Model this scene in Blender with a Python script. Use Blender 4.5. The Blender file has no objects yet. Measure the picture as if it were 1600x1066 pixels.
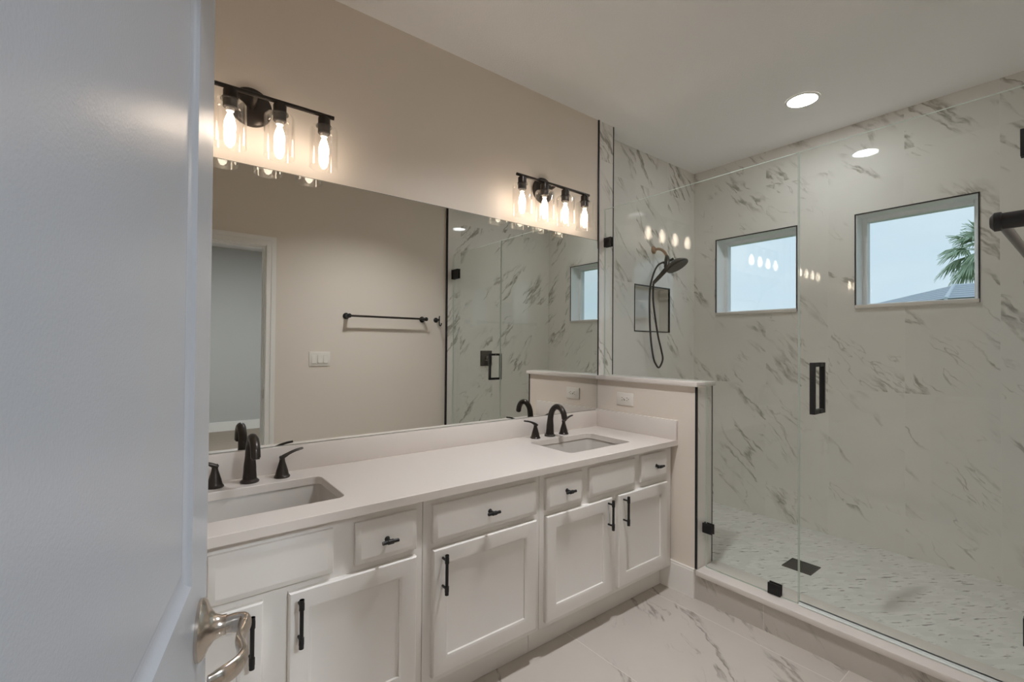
import bpy, bmesh, math, random
from mathutils import Vector, Matrix
random.seed(7)
PI = math.pi
C = bpy.context.scene.collection
S = bpy.context.scene

# ---------------------------------------------------------------- camera, sky, exposure
F, YAW, PITCH, ROLL = 719.54, 0.66144, 0.01212, 0.00746
CAMP = Vector((0.0, -1.974, 1.2917))
cd = bpy.data.cameras.new('camera'); cam = bpy.data.objects.new('camera', cd); C.objects.link(cam)
cd.sensor_fit = 'HORIZONTAL'; cd.sensor_width = 36.0; cd.lens = F/1600*36.0
cd.clip_start = 0.01; cd.clip_end = 200
fw = Vector((math.sin(YAW), math.cos(YAW), 0)); rt = Vector((math.cos(YAW), -math.sin(YAW), 0)); up = Vector((0, 0, 1))
f2 = math.cos(PITCH)*fw + math.sin(PITCH)*up; u2 = -math.sin(PITCH)*fw + math.cos(PITCH)*up
r3 = math.cos(ROLL)*rt + math.sin(ROLL)*u2; u3 = -math.sin(ROLL)*rt + math.cos(ROLL)*u2
cam.matrix_world = Matrix(((r3.x, u3.x, -f2.x, CAMP.x), (r3.y, u3.y, -f2.y, CAMP.y), (r3.z, u3.z, -f2.z, CAMP.z), (0, 0, 0, 1)))
S.camera = cam

S.view_settings.view_transform = 'Standard'
S.view_settings.look = 'None'
S.view_settings.exposure = 0.73
S.view_settings.gamma = 1.0
S.view_settings.use_curve_mapping = False
S.cycles.max_bounces = 14; S.cycles.diffuse_bounces = 8; S.cycles.glossy_bounces = 8
S.cycles.transmission_bounces = 8; S.cycles.transparent_max_bounces = 32
S.cycles.caustics_reflective = False; S.cycles.caustics_refractive = False
S.cycles.sample_clamp_indirect = 6.0
S.cycles.use_denoising = True

W_BULB = 13.0          # sconce bulbs
W_CAN = 60.0          # recessed lens over the shower
W_FILL = 600.0         # added fill lamp over the floor, out of view
W_HALLFILL = 195.0        # added fill lamp of the next room, unseen
SKY_STRENGTH = 0.715

world = bpy.data.worlds.new('sky'); S.world = world; world.use_nodes = True
nt = world.node_tree; nt.nodes.clear()
wo = nt.nodes.new('ShaderNodeOutputWorld'); bg = nt.nodes.new('ShaderNodeBackground')
tc = nt.nodes.new('ShaderNodeTexCoord'); mp = nt.nodes.new('ShaderNodeMapping'); mp.inputs['Scale'].default_value = (1.0, 1.0, 3.0)
nz = nt.nodes.new('ShaderNodeTexNoise'); nz.inputs['Scale'].default_value = 4.0; nz.inputs['Detail'].default_value = 5.0
cr = nt.nodes.new('ShaderNodeValToRGB')
cr.color_ramp.elements[0].position = 0.35; cr.color_ramp.elements[0].color = (0.56, 0.715, 0.83, 1)
cr.color_ramp.elements[1].position = 0.7; cr.color_ramp.elements[1].color = (0.63, 0.765, 0.85, 1)
nt.links.new(tc.outputs['Generated'], mp.inputs['Vector']); nt.links.new(mp.outputs['Vector'], nz.inputs['Vector'])
nt.links.new(nz.outputs['Fac'], cr.inputs['Fac']); nt.links.new(cr.outputs['Color'], bg.inputs['Color'])
bg.inputs['Strength'].default_value = SKY_STRENGTH
nt.links.new(bg.outputs['Background'], wo.inputs['Surface'])

# ---------------------------------------------------------------- materials
def new_mat(name):
    m = bpy.data.materials.new(name); m.use_nodes = True
    return m, m.node_tree, m.node_tree.nodes['Principled BSDF']
def lin(c):
    return tuple(((v/255)/12.92 if v/255 <= 0.04045 else ((v/255+0.055)/1.055)**2.4) for v in c) + (1.0,)
def plain(name, rgb, rough=0.5, metal=0.0, bump=None, spec=0.5, coat=0.0):
    m, t, b = new_mat(name)
    b.inputs['Base Color'].default_value = rgb if len(rgb) == 4 else tuple(rgb)+(1,)
    b.inputs['Roughness'].default_value = rough; b.inputs['Metallic'].default_value = metal
    b.inputs['Specular IOR Level'].default_value = spec; b.inputs['Coat Weight'].default_value = coat
    if bump:
        g = t.nodes.new('ShaderNodeNewGeometry'); n = t.nodes.new('ShaderNodeTexNoise')
        n.inputs['Scale'].default_value = bump[0]; n.inputs['Detail'].default_value = 3
        bp = t.nodes.new('ShaderNodeBump'); bp.inputs['Strength'].default_value = bump[1]; bp.inputs['Distance'].default_value = bump[2]
        t.links.new(g.outputs['Position'], n.inputs['Vector']); t.links.new(n.outputs['Fac'], bp.inputs['Height'])
        t.links.new(bp.outputs['Normal'], b.inputs['Normal'])
    return m

WALL = plain('wall_paint', (0.76, 0.69, 0.61), 0.62, bump=(260, 0.25, 0.002), spec=0.3)
CEIL = plain('ceiling_paint', (0.92, 0.915, 0.905), 0.8, bump=(170, 0.5, 0.004), spec=0.2)
TRIMW = plain('trim_paint', (0.86, 0.84, 0.80), 0.4, spec=0.4)
CAB = plain('cabinet_paint', (0.77, 0.745, 0.71), 0.42, spec=0.4)
CABGAP = plain('cabinet_shadow_gap', (0.55, 0.53, 0.5), 0.7)
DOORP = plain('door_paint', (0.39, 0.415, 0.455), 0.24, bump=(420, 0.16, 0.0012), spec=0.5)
QUARTZ = plain('white_quartz', (0.72, 0.67, 0.625), 0.22, spec=0.4)
CERAM = plain('sink_ceramic', (0.56, 0.535, 0.50), 0.12, spec=0.5)
BLACK = plain('matte_black', (0.012, 0.011, 0.011), 0.42, spec=0.4)
ORB = plain('oil_rubbed_bronze', (0.040, 0.032, 0.027), 0.30, metal=0.55, spec=0.5)
BRONZE = plain('shower_bronze', (0.075, 0.068, 0.06), 0.32, metal=0.7)
WARMBR = plain('brushed_bronze', (0.36, 0.23, 0.14), 0.35, metal=0.8)
NICKEL = plain('satin_nickel', (0.58, 0.52, 0.46), 0.22, metal=1.0)
STEEL = plain('steel', (0.5, 0.5, 0.5), 0.3, metal=1.0)
PLASTIC = plain('white_plastic', (0.80, 0.76, 0.70), 0.35)
SLOT = plain('dark_slot', (0.12, 0.10, 0.09), 0.6)
VINYL = plain('window_vinyl', (0.88, 0.90, 0.92), 0.4)
HALLW = plain('hall_paint', (0.52, 0.52, 0.50), 0.7)
MIRROR = plain('mirror_silver', (0.80, 0.805, 0.775), 0.0, metal=1.0)
MIRROREDGE = plain('mirror_edge', (0.20, 0.21, 0.18), 0.25)
def edge_glass():
    m = bpy.data.materials.new('glass_edge'); m.use_nodes = True; t = m.node_tree; t.nodes.clear()
    o = t.nodes.new('ShaderNodeOutputMaterial'); mx = t.nodes.new('ShaderNodeMixShader'); mx.inputs['Fac'].default_value = 0.15
    tr = t.nodes.new('ShaderNodeBsdfTranslucent'); tr.inputs['Color'].default_value = (0.82, 0.90, 0.84, 1)
    gl = t.nodes.new('ShaderNodeBsdfGlossy'); gl.inputs['Color'].default_value = (0.6, 0.66, 0.62, 1); gl.inputs['Roughness'].default_value = 0.15
    t.links.new(tr.outputs[0], mx.inputs[1]); t.links.new(gl.outputs[0], mx.inputs[2]); t.links.new(mx.outputs[0], o.inputs['Surface'])
    return m
GLASSEDGE = edge_glass()
SEAL = plain('clear_seal', (0.74, 0.78, 0.77), 0.25, spec=0.8)
DRAIN = plain('drain_bronze', (0.055, 0.05, 0.042), 0.4, metal=0.4, bump=(900, 0.5, 0.001))

def glass(name, tint, ior):
    m = bpy.data.materials.new(name); m.use_nodes = True; t = m.node_tree; t.nodes.clear()
    o = t.nodes.new('ShaderNodeOutputMaterial'); mx = t.nodes.new('ShaderNodeMixShader')
    tr = t.nodes.new('ShaderNodeBsdfTransparent'); gl = t.nodes.new('ShaderNodeBsdfGlossy')
    tr.inputs['Color'].default_value = tint+(1,); gl.inputs['Roughness'].default_value = 0.0
    gl.inputs['Color'].default_value = (0.95, 0.97, 0.96, 1)
    fac = t.nodes.new('ShaderNodeLayerWeight'); fac.inputs['Blend'].default_value = 0.5
    # Schlick reflectance from the facing angle, the same from both sides
    p1 = t.nodes.new('ShaderNodeMath'); p1.operation = 'POWER'; p1.inputs[1].default_value = 5.0
    t.links.new(fac.outputs['Facing'], p1.inputs[0])
    r0 = ((ior-1)/(ior+1))**2
    p2 = t.nodes.new('ShaderNodeMath'); p2.operation = 'MULTIPLY_ADD'; p2.inputs[1].default_value = 1-r0; p2.inputs[2].default_value = r0
    t.links.new(p1.outputs[0], p2.inputs[0])
    t.links.new(p2.outputs[0], mx.inputs['Fac']); t.links.new(tr.outputs[0], mx.inputs[1]); t.links.new(gl.outputs[0], mx.inputs[2])
    t.links.new(mx.outputs[0], o.inputs['Surface'])
    return m
GLASS = glass('shower_glass', (0.968, 0.978, 0.968), 1.37)
SHADE = glass('clear_shade_glass', (0.98, 0.975, 0.97), 1.58)
PANE = glass('window_glass', (0.98, 0.985, 0.99), 1.3)

def emit(name, rgb, strength):
    m = bpy.data.materials.new(name); m.use_nodes = True; t = m.node_tree; t.nodes.clear()
    o = t.nodes.new('ShaderNodeOutputMaterial'); e = t.nodes.new('ShaderNodeEmission')
    e.inputs['Color'].default_value = rgb+(1,); e.inputs['Strength'].default_value = strength
    t.links.new(e.outputs[0], o.inputs['Surface']); return m
BULB = emit('lit_bulb', (1.0, 0.83, 0.67), W_BULB)
LENS = emit('lit_lens', (0.93, 0.97, 1.0), W_CAN)
LENSFILL = emit('lit_fill_lens', (0.97, 0.97, 1.0), W_FILL)
HALLFILL = emit('hall_fill_lens', (0.88, 0.94, 1.0), W_HALLFILL)

class NG:
    """tiny node-graph helper"""
    def __init__(s, t): s.t = t
    def n(s, typ, **kw):
        x = s.t.nodes.new(typ)
        for k, v in kw.items(): setattr(x, k, v)
        return x
    def m(s, op, a, b=None, c=None):
        x = s.n('ShaderNodeMath', operation=op)
        for i, v in enumerate((a, b, c)):
            if v is None: continue
            if isinstance(v, (int, float)): x.inputs[i].default_value = v
            else: s.t.links.new(v, x.inputs[i])
        return x.outputs[0]
    def comb(s, a, b, c):
        x = s.n('ShaderNodeCombineXYZ')
        for i, v in enumerate((a, b, c)):
            if isinstance(v, (int, float)): x.inputs[i].default_value = v
            else: s.t.links.new(v, x.inputs[i])
        return x.outputs[0]
    def noise(s, vec, scale, detail=2.0, rough=0.5, dist=0.0):
        x = s.n('ShaderNodeTexNoise'); x.inputs['Scale'].default_value = scale; x.inputs['Detail'].default_value = detail
        x.inputs['Roughness'].default_value = rough; x.inputs['Distortion'].default_value = dist
        s.t.links.new(vec, x.inputs['Vector']); return x.outputs['Fac']
    def step(s, v, a, b):
        x = s.n('ShaderNodeMapRange', interpolation_type='SMOOTHSTEP'); s.t.links.new(v, x.inputs['Value'])
        x.inputs['From Min'].default_value = a; x.inputs['From Max'].default_value = b
        return x.outputs[0]
    def mix(s, f, a, b):
        x = s.n('ShaderNodeMix', data_type='RGBA')
        if isinstance(f, (int, float)): x.inputs[0].default_value = f
        else: s.t.links.new(f, x.inputs[0])
        for i, v in ((6, a), (7, b)):
            if isinstance(v, tuple): x.inputs[i].default_value = v if len(v) == 4 else v+(1,)
            else: s.t.links.new(v, x.inputs[i])
        return x.outputs[2]

def marble(name, uax, usign, vax, tw, th, u0, v0, base, vein, ang, rough, grout, seed=0.0, amount=1.0, joint=0.0022, scale=1.0):
    """polished porcelain slabs with diagonal grey veins, each slab with its own piece of the pattern"""
    m, t, b = new_mat(name); g = NG(t)
    geo = g.n('ShaderNodeNewGeometry'); sp = g.n('ShaderNodeSeparateXYZ'); t.links.new(geo.outputs['Position'], sp.inputs[0])
    u = g.m('MULTIPLY', sp.outputs[uax], float(usign)); v = sp.outputs[vax]
    iu = g.m('FLOOR', g.m('DIVIDE', g.m('SUBTRACT', u, u0), tw)); iv = g.m('FLOOR', g.m('DIVIDE', g.m('SUBTRACT', v, v0), th))
    fu = g.m('FRACT', g.m('DIVIDE', g.m('SUBTRACT', u, u0), tw)); fv = g.m('FRACT', g.m('DIVIDE', g.m('SUBTRACT', v, v0), th))
    wn = g.n('ShaderNodeTexWhiteNoise', noise_dimensions='3D'); t.links.new(g.comb(iu, iv, 3.3+seed), wn.inputs['Vector'])
    ws = g.n('ShaderNodeSeparateColor'); t.links.new(wn.outputs['Color'], ws.inputs[0])
    ou = g.m('ADD', u, g.m('MULTIPLY', ws.outputs[0], 17.0)); ov = g.m('ADD', v, g.m('MULTIPLY', ws.outputs[1], 17.0))
    ca, sa = math.cos(ang), math.sin(ang)
    along = g.m('ADD', g.m('MULTIPLY', ou, ca), g.m('MULTIPLY', ov, sa))
    across = g.m('ADD', g.m('MULTIPLY', ou, -sa), g.m('MULTIPLY', ov, ca))
    raw = g.comb(ou, ov, seed)
    wob = g.m('MULTIPLY', g.m('SUBTRACT', g.noise(raw, 5.0*scale, 4, 0.62), 0.5), 0.085/scale)
    ac = g.m('ADD', across, wob)
    p = g.comb(g.m('MULTIPLY', along, 0.85), g.m('MULTIPLY', ac, 4.6), seed)
    n1 = g.noise(p, 1.9*scale, 4.0, 0.55)
    fine = g.noise(g.comb(along, g.m('MULTIPLY', across, 2.5), seed+2), 24*scale, 4, 0.65)
    rough_edge = g.m('MULTIPLY', g.m('SUBTRACT', fine, 0.5), 0.030)
    ridge = g.m('SUBTRACT', 1.0, g.step(g.m('ADD', g.m('ABSOLUTE', g.m('SUBTRACT', n1, 0.5)), rough_edge), 0.0, 0.036))
    mask = g.step(g.noise(g.comb(along, g.m('MULTIPLY', across, 2.0), seed+4), 2.5*scale, 2, 0.5), 0.48, 0.62)
    n2 = g.noise(g.comb(along, g.m('MULTIPLY', ac, 4.0), seed+7), 3.6*scale, 3, 0.55)
    r2 = g.m('SUBTRACT', 1.0, g.step(g.m('ABSOLUTE', g.m('SUBTRACT', n2, 0.52)), 0.002, 0.014))
    mask2 = g.step(g.noise(g.comb(along, across, seed+9), 3.6*scale, 2, 0.5), 0.54, 0.66)
    vv = g.m('ADD', g.m('MULTIPLY', ridge, mask), g.m('MULTIPLY', g.m('MULTIPLY', r2, mask2), 0.6))
    grain = g.step(g.noise(g.comb(g.m('MULTIPLY', along, 0.7), g.m('MULTIPLY', across, 1.6), seed+13), 30*scale, 3, 0.6), 0.36, 0.60)
    vv = g.m('MULTIPLY', vv, g.m('MULTIPLY_ADD', grain, 0.65, 0.35))
    vv = g.m('MINIMUM', g.m('MULTIPLY', vv, 1.0*amount), 1.0)
    cloud = g.step(g.noise(raw, 2.2, 4, 0.6), 0.3, 0.75)
    basec = g.mix(g.m('MULTIPLY', cloud, 0.5), base, tuple(x*0.9 for x in base[:3]))
    col = g.mix(vv, basec, vein)
    ju = g.m('MINIMUM', fu, g.m('SUBTRACT', 1.0, fu)); jv = g.m('MINIMUM', fv, g.m('SUBTRACT', 1.0, fv))
    ju = g.m('LESS_THAN', g.m('MULTIPLY', ju, tw), joint*0.5); jv = g.m('LESS_THAN', g.m('MULTIPLY', jv, th), joint*0.5)
    j = g.m('MAXIMUM', ju, jv)
    col = g.mix(j, col, grout)
    t.links.new(col, b.inputs['Base Color'])
    b.inputs['Specular IOR Level'].default_value = 0.75
    t.links.new(g.m('MULTIPLY_ADD', j, 0.4, rough), b.inputs['Roughness'])
    return m
TBASE = (0.78, 0.755, 0.71); TVEIN = (0.36, 0.335, 0.285); TGROUT = (0.72, 0.70, 0.66)
TILE_FAR = marble('marble_tile_far', 1, -1, 2, 0.395, 0.73, 0.06, 0.30, TBASE, TVEIN, -0.80, 0.03, TGROUT, 1.0, scale=0.66)
TILE_SIDE = marble('marble_tile_side', 0, 1, 2, 0.395, 0.73, 2.3687, 0.30, TBASE, TVEIN, -0.85, 0.03, TGROUT, 5.0, 1.1, scale=0.66)
TILE_OPP = marble('marble_tile_opposite', 0, 1, 2, 0.395, 0.73, 2.3687, 0.30, TBASE, TVEIN, 0.85, 0.03, TGROUT, 8.0, 1.1, scale=0.66)
TILE_FLOOR = marble('marble_floor_tile', 0, 1, 1, 0.61, 1.2, 0.27, -1.34, (0.55, 0.51, 0.465), (0.26, 0.235, 0.20), 1.0, 0.07, (0.62, 0.57, 0.52), 12.0, 1.0, scale=0.8)
TILE_CURB = marble('marble_curb_face', 1, -1, 2, 0.61, 0.5, 0.40, -0.3, (0.54, 0.50, 0.455), (0.25, 0.23, 0.20), -0.95, 0.10, (0.6, 0.56, 0.5), 15.0, 0.8, scale=1.3)

def mosaic():
    m, t, b = new_mat('marble_mosaic'); g = NG(t)
    geo = g.n('ShaderNodeNewGeometry'); sp = g.n('ShaderNodeSeparateXYZ'); t.links.new(geo.outputs['Position'], sp.inputs[0])
    x, y = sp.outputs[0], sp.outputs[1]
    ang = 0.98; a = g.m('ADD', g.m('MULTIPLY', x, math.cos(ang)), g.m('MULTIPLY', y, math.sin(ang)))
    c = g.m('ADD', g.m('MULTIPLY', x, -math.sin(ang)), g.m('MULTIPLY', y, math.cos(ang)))
    row = g.m('FLOOR', g.m('DIVIDE', a, 0.030)); odd = g.m('MULTIPLY', g.m('FRACT', g.m('MULTIPLY', row, 0.5)), 0.062)
    cc = g.m('DIVIDE', g.m('ADD', c, odd), 0.062)
    wn = g.n('ShaderNodeTexWhiteNoise', noise_dimensions='3D'); t.links.new(g.comb(row, g.m('FLOOR', cc), 0.5), wn.inputs['Vector'])
    tone = g.step(wn.outputs['Value'], 0.0, 1.0)
    dv = g.comb(g.m('MULTIPLY', g.m('ADD', c, g.m('MULTIPLY', a, 0.25)), 1.0), g.m('MULTIPLY', a, 5.0), 0.0)
    dash = g.step(g.noise(dv, 13, 3, 0.6), 0.56, 0.65)
    sel = g.step(wn.outputs['Value'], 0.35, 0.5)
    jr = g.m('FRACT', g.m('DIVIDE', a, 0.030)); jc = g.m('FRACT', cc)
    j = g.m('MAXIMUM', g.m('LESS_THAN', jr, 0.05), g.m('LESS_THAN', jc, 0.028))
    col = g.mix(tone, (0.66, 0.655, 0.62), (0.74, 0.735, 0.70))
    col = g.mix(g.m('MULTIPLY', g.m('MULTIPLY', dash, sel), 0.9), col, (0.24, 0.23, 0.21))
    col = g.mix(g.m('MULTIPLY', j, 0.5), col, (0.70, 0.695, 0.67))
    t.links.new(col, b.inputs['Base Color']); b.inputs['Roughness'].default_value = 0.38
    return m
MOSAIC = mosaic()

def wood():
    m, t, b = new_mat('hall_wood'); g = NG(t)
    geo = g.n('ShaderNodeNewGeometry'); sp = g.n('ShaderNodeSeparateXYZ'); t.links.new(geo.outputs['Position'], sp.inputs[0])
    n = g.noise(g.comb(g.m('MULTIPLY', sp.outputs[0], 1.0), g.m('MULTIPLY', sp.outputs[1], 9.0), g.m('FLOOR', g.m('DIVIDE', sp.outputs[1], 0.18))), 3.0, 5, 0.6)
    col = g.mix(n, (0.22, 0.17, 0.125), (0.36, 0.285, 0.22))
    j = g.m('LESS_THAN', g.m('FRACT', g.m('DIVIDE', sp.outputs[1], 0.18)), 0.02)
    col = g.mix(j, col, (0.12, 0.09, 0.07))
    t.links.new(col, b.inputs['Base Color']); b.inputs['Roughness'].default_value = 0.45
    return m
WOOD = wood()
def roofmat():
    m, t, b = new_mat('roof_shingle'); g = NG(t)
    geo = g.n('ShaderNodeNewGeometry'); sp = g.n('ShaderNodeSeparateXYZ'); t.links.new(geo.outputs['Position'], sp.inputs[0])
    f = g.m('FRACT', g.m('DIVIDE', sp.outputs[2], 0.105)); k = g.m('LESS_THAN', f, 0.28)
    n = g.noise(geo.outputs['Position'], 6, 3)
    col = g.mix(n, (0.40, 0.44, 0.50), (0.52, 0.56, 0.62)); col = g.mix(k, col, (0.26, 0.29, 0.34))
    t.links.new(col, b.inputs['Base Color']); b.inputs['Roughness'].default_value = 0.7
    return m
ROOF = roofmat(); STUCCO = plain('stucco', (0.6, 0.58, 0.55), 0.9, bump=(60, 0.4, 0.01)); RIDGE = plain('ridge_cap', (0.66, 0.70, 0.76), 0.7)
LEAF = plain('palm_leaf', (0.40, 0.50, 0.34), 0.6); BARK = plain('palm_bark', (0.25, 0.2, 0.16), 0.9, bump=(30, 0.6, 0.02))
GRASS = plain('lawn', (0.16, 0.24, 0.10), 0.9, bump=(40, 0.6, 0.02))

# ---------------------------------------------------------------- mesh helpers
class MB:
    def __init__(s): s.bm = bmesh.new()
    def box(s, x0, x1, y0, y1, z0, z1, mi=0, bev=0.0):
        vs = [s.bm.verts.new((x, y, z)) for x in (x0, x1) for y in (y0, y1) for z in (z0, z1)]
        idx = ((0, 1, 3, 2), (4, 6, 7, 5), (0, 4, 5, 1), (2, 3, 7, 6), (0, 2, 6, 4), (1, 5, 7, 3))
        fs = [s.bm.faces.new([vs[i] for i in q]) for q in idx]
        for f in fs: f.material_index = mi
        if bev:
            es = {e for f in fs for e in f.edges}
            bmesh.ops.bevel(s.bm, geom=list(es), offset=bev, segments=2, profile=0.5, affect='EDGES')
        return s
    def loft(s, rings, cap0=True, cap1=True, mi=0, smooth=False, closed=True):
        R = [[s.bm.verts.new(p) for p in r] for r in rings]; n = len(R[0])
        for a, b in zip(R, R[1:]):
            for i in range(n if closed else n-1):
                j = (i+1) % n
                f = s.bm.faces.new((a[i], a[j], b[j], b[i])); f.material_index = mi; f.smooth = smooth
        if cap0: f = s.bm.faces.new(R[0][::-1]); f.material_index = mi
        if cap1: f = s.bm.faces.new(R[-1]); f.material_index = mi
        return s
    def lathe(s, prof, origin=(0, 0, 0), axis=(0, 0, 1), seg=32, mi=0, cap0=True, cap1=True):
        ax = Vector(axis).normalized(); q = Vector((0, 0, 1)).rotation_difference(ax); o = Vector(origin)
        rings = [[o + q @ Vector((r*math.cos(2*PI*k/seg), r*math.sin(2*PI*k/seg), h)) for k in range(seg)] for r, h in prof]
        return s.loft(rings, cap0, cap1, mi, True)
    def cyl(s, a, b, r, seg=20, mi=0):
        a = Vector(a); b = Vector(b); d = b-a
        s.lathe([(r, 0), (r, d.length)], a, d, seg, mi); return s
    def tube(s, path, rad, seg=14, mi=0, upv=(0, 0, 1)):
        P = [Vector(p) for p in path]; n = len(P); rings = []; U = Vector(upv)
        for i, p in enumerate(P):
            d = (P[min(i+1, n-1)]-P[max(i-1, 0)]).normalized()
            U2 = (U - d*U.dot(d))
            if U2.length < 1e-4: U2 = d.orthogonal()
            U2.normalize(); U = U2; sd = d.cross(U2)
            r = rad[i] if isinstance(rad, (list, tuple)) and len(rad) == n else rad
            ra, rb = r if isinstance(r, (tuple, list)) else (r, r)
            rings.append([p + sd*ra*math.cos(2*PI*k/seg) + U2*rb*math.sin(2*PI*k/seg) for k in range(seg)])
        return s.loft(rings, True, True, mi, True)
    def front(s, x0, x1, z0, z1, yb, rings):
        """rectangular moulded front facing -Y; rings = (inset, forward distance from yb)"""
        R = [[(x0+i, yb-d, z0+i), (x1-i, yb-d, z0+i), (x1-i, yb-d, z1-i), (x0+i, yb-d, z1-i)] for i, d in rings]
        return s.loft(R, True, True)
    def build(s, name, mats, parent=None, loc=None, bevel=0.0, autosmooth=True):
        bmesh.ops.recalc_face_normals(s.bm, faces=s.bm.faces[:])
        me = bpy.data.meshes.new(name); s.bm.to_mesh(me); s.bm.free()
        for m in (mats if isinstance(mats, (list, tuple)) else [mats]): me.materials.append(m)
        o = bpy.data.objects.new(name, me); C.objects.link(o)
        if parent: o.parent = parent
        if loc: o.location = loc
        if bevel:
            b = o.modifiers.new('bevel', 'BEVEL'); b.width = bevel; b.segments = 2; b.limit_method = 'ANGLE'; b.angle_limit = math.radians(40)
        if autosmooth:
            try: me.set_sharp_from_angle(angle=math.radians(35))
            except Exception: pass
        return o
def spline(pts, n=10):
    P = [Vector(p) for p in pts]; out = []
    for i in range(len(P)-1):
        p0 = P[max(i-1, 0)]; p1 = P[i]; p2 = P[i+1]; p3 = P[min(i+2, len(P)-1)]
        for k in range(n):
            t = k/n
            out.append(0.5*((2*p1)+(p2-p0)*t+(2*p0-5*p1+4*p2-p3)*t*t+(3*p1-p0-3*p2+p3)*t**3))
    out.append(P[-1]); return out
def lerp_list(vals, n=10):
    out = []
    for a, b in zip(vals, vals[1:]):
        for k in range(n):
            t = k/n; t = t*t*(3-2*t)
            out.append(tuple(x+(y-x)*t for x, y in zip(a, b)) if isinstance(a, tuple) else a+(b-a)*t)
    out.append(vals[-1]); return out
def tag(o, label, cat, group=None, kind=None):
    o['label'] = label; o['category'] = cat
    if group: o['group'] = group
    if kind: o['kind'] = kind
    return o
def thing(name, label, cat, loc=(0, 0, 0), rz=0.0, group=None, kind=None):
    o = bpy.data.objects.new(name, None); C.objects.link(o); o.location = loc; o.rotation_euler = (0, 0, rz)
    o.empty_display_size = 0.05
    return tag(o, label, cat, group, kind)
def struct(o, label, cat): return tag(o, label, cat, None, 'structure')
def copy_tree(o, parent=None):
    c = o.copy(); C.objects.link(c)
    if parent: c.parent = parent
    for ch in list(o.children): copy_tree(ch, c)
    return c

def wall_holes(mb, axis, a, b, us, vs, holes, mi=0, mi_reveal=None):
    """slab between planes a and b of an axis, cut by the break lists us, vs; holes = set of (i, j) cells"""
    def P(u, v, w):
        return (w, u, v) if axis == 0 else (u, w, v)
    nu, nv = len(us)-1, len(vs)-1
    solid = lambda i, j: 0 <= i < nu and 0 <= j < nv and (i, j) not in holes
    def q(*p):
        f = mb.bm.faces.new([mb.bm.verts.new(x) for x in p]); f.material_index = mi; return f
    for i in range(nu):
        for j in range(nv):
            if not solid(i, j): continue
            u0, u1, v0, v1 = us[i], us[i+1], vs[j], vs[j+1]
            for w in (a, b): q(P(u0, v0, w), P(u1, v0, w), P(u1, v1, w), P(u0, v1, w))
            for ok, e in ((solid(i-1, j), (u0, v0, u0, v1)), (solid(i+1, j), (u1, v0, u1, v1)), (solid(i, j-1), (u0, v0, u1, v0)), (solid(i, j+1), (u0, v1, u1, v1))):
                if not ok: q(P(e[0], e[1], a), P(e[2], e[3], a), P(e[2], e[3], b), P(e[0], e[1], b))
    bmesh.ops.remove_doubles(mb.bm, verts=mb.bm.verts[:], dist=1e-5)
    return mb

# ---------------------------------------------------------------- key dimensions
H = 2.74
XP = 2.2228            # vanity-side face of the half wall, and the tile edge above it
XT = 2.3687            # shower-side face of the half wall
XW = 3.5377            # far shower wall
YN = 0.1137            # recessed shower-head wall
YO = -1.938            # wall with the doorway
YOT = -1.912           # tiled part of that wall
XL = -0.19             # left wall
XG = 2.288             # glass plane
ZC = 0.7985            # counter top
ZF = 0.0674            # shower floor
YPW = -0.672           # end of half wall
DX0, DX1, DH = -0.115, 0.662, 2.04   # doorway
DT = 0.115             # thickness of the doorway wall

# ---------------------------------------------------------------- room shell
struct(MB().box(XL, XP+0.01, YO-DT, 0, -0.1, 0).build('floor', TILE_FLOOR), 'polished marble-look floor tile with grey veins', 'floor')
struct(MB().box(XT-0.02, XW, YOT, YN, -0.1, ZF).build('floor_shower', MOSAIC), 'pale mosaic shower floor flecked with short grey dashes', 'floor')
struct(MB().box(XL-0.1, XW+0.22, YO-DT, YN+0.25, H, H+0.1).build('ceiling', CEIL), 'textured off-white bathroom ceiling', 'ceiling')
struct(MB().box(XL, XP, 0, 0.14, 0, H).build('wall_back', WALL), 'warm beige painted wall above the long mirror', 'wall')
struct(MB().box(XL-0.1, XL, YO-DT, 0.14, 0, H).build('wall_left', WALL), 'beige wall behind the open white door', 'wall')
struct(wall_holes(MB(), 1, YO, YO-DT, [XL, DX0-0.019, DX1+0.019, XP], [0, DH+0.019, H], {(1, 0)}).build('wall_front', WALL), 'beige wall with the doorway and towel bar, seen in the mirror', 'wall')
struct(MB().box(XP+0.002, XW, YOT-0.13, YOT, 0, H).build('wall_shower_front', TILE_OPP), 'marble-tiled shower wall behind the glass door, seen in the mirror', 'wall')
struct(MB().box(XP, XT, -0.001, 0.14, 0, H).build('wall_shower_return', TILE_SIDE), 'narrow marble-tiled strip of wall between the mirror and the shower', 'wall')
NX0, NX1, NZ0, NZ1 = 2.752, 3.182, 1.416, 1.748
nb = wall_holes(MB(), 1, YN, YN+0.09, [XT-0.01, NX0, NX1, XW], [0, NZ0, NZ1, H], {(1, 1)})
nb.box(NX0-0.02, NX1+0.02, YN+0.09, YN+0.11, NZ0-0.02, NZ1+0.02)
struct(nb.build('wall_shower_left', TILE_SIDE), 'marble-tiled shower wall with a square niche', 'wall')
WIN = [(-0.658, -0.079), (-1.558, -1.004)]; WZ0, WZ1 = 1.556, 2.148
struct(wall_holes(MB(), 0, XW, XW+0.21, [YOT-0.13, WIN[1][0], WIN[1][1], WIN[0][0], WIN[0][1], YN+0.11], [0, WZ0, WZ1, H], {(1, 1), (3, 1)}).build('wall_right', TILE_FAR), 'marble-tiled far shower wall with two small windows', 'wall')

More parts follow.
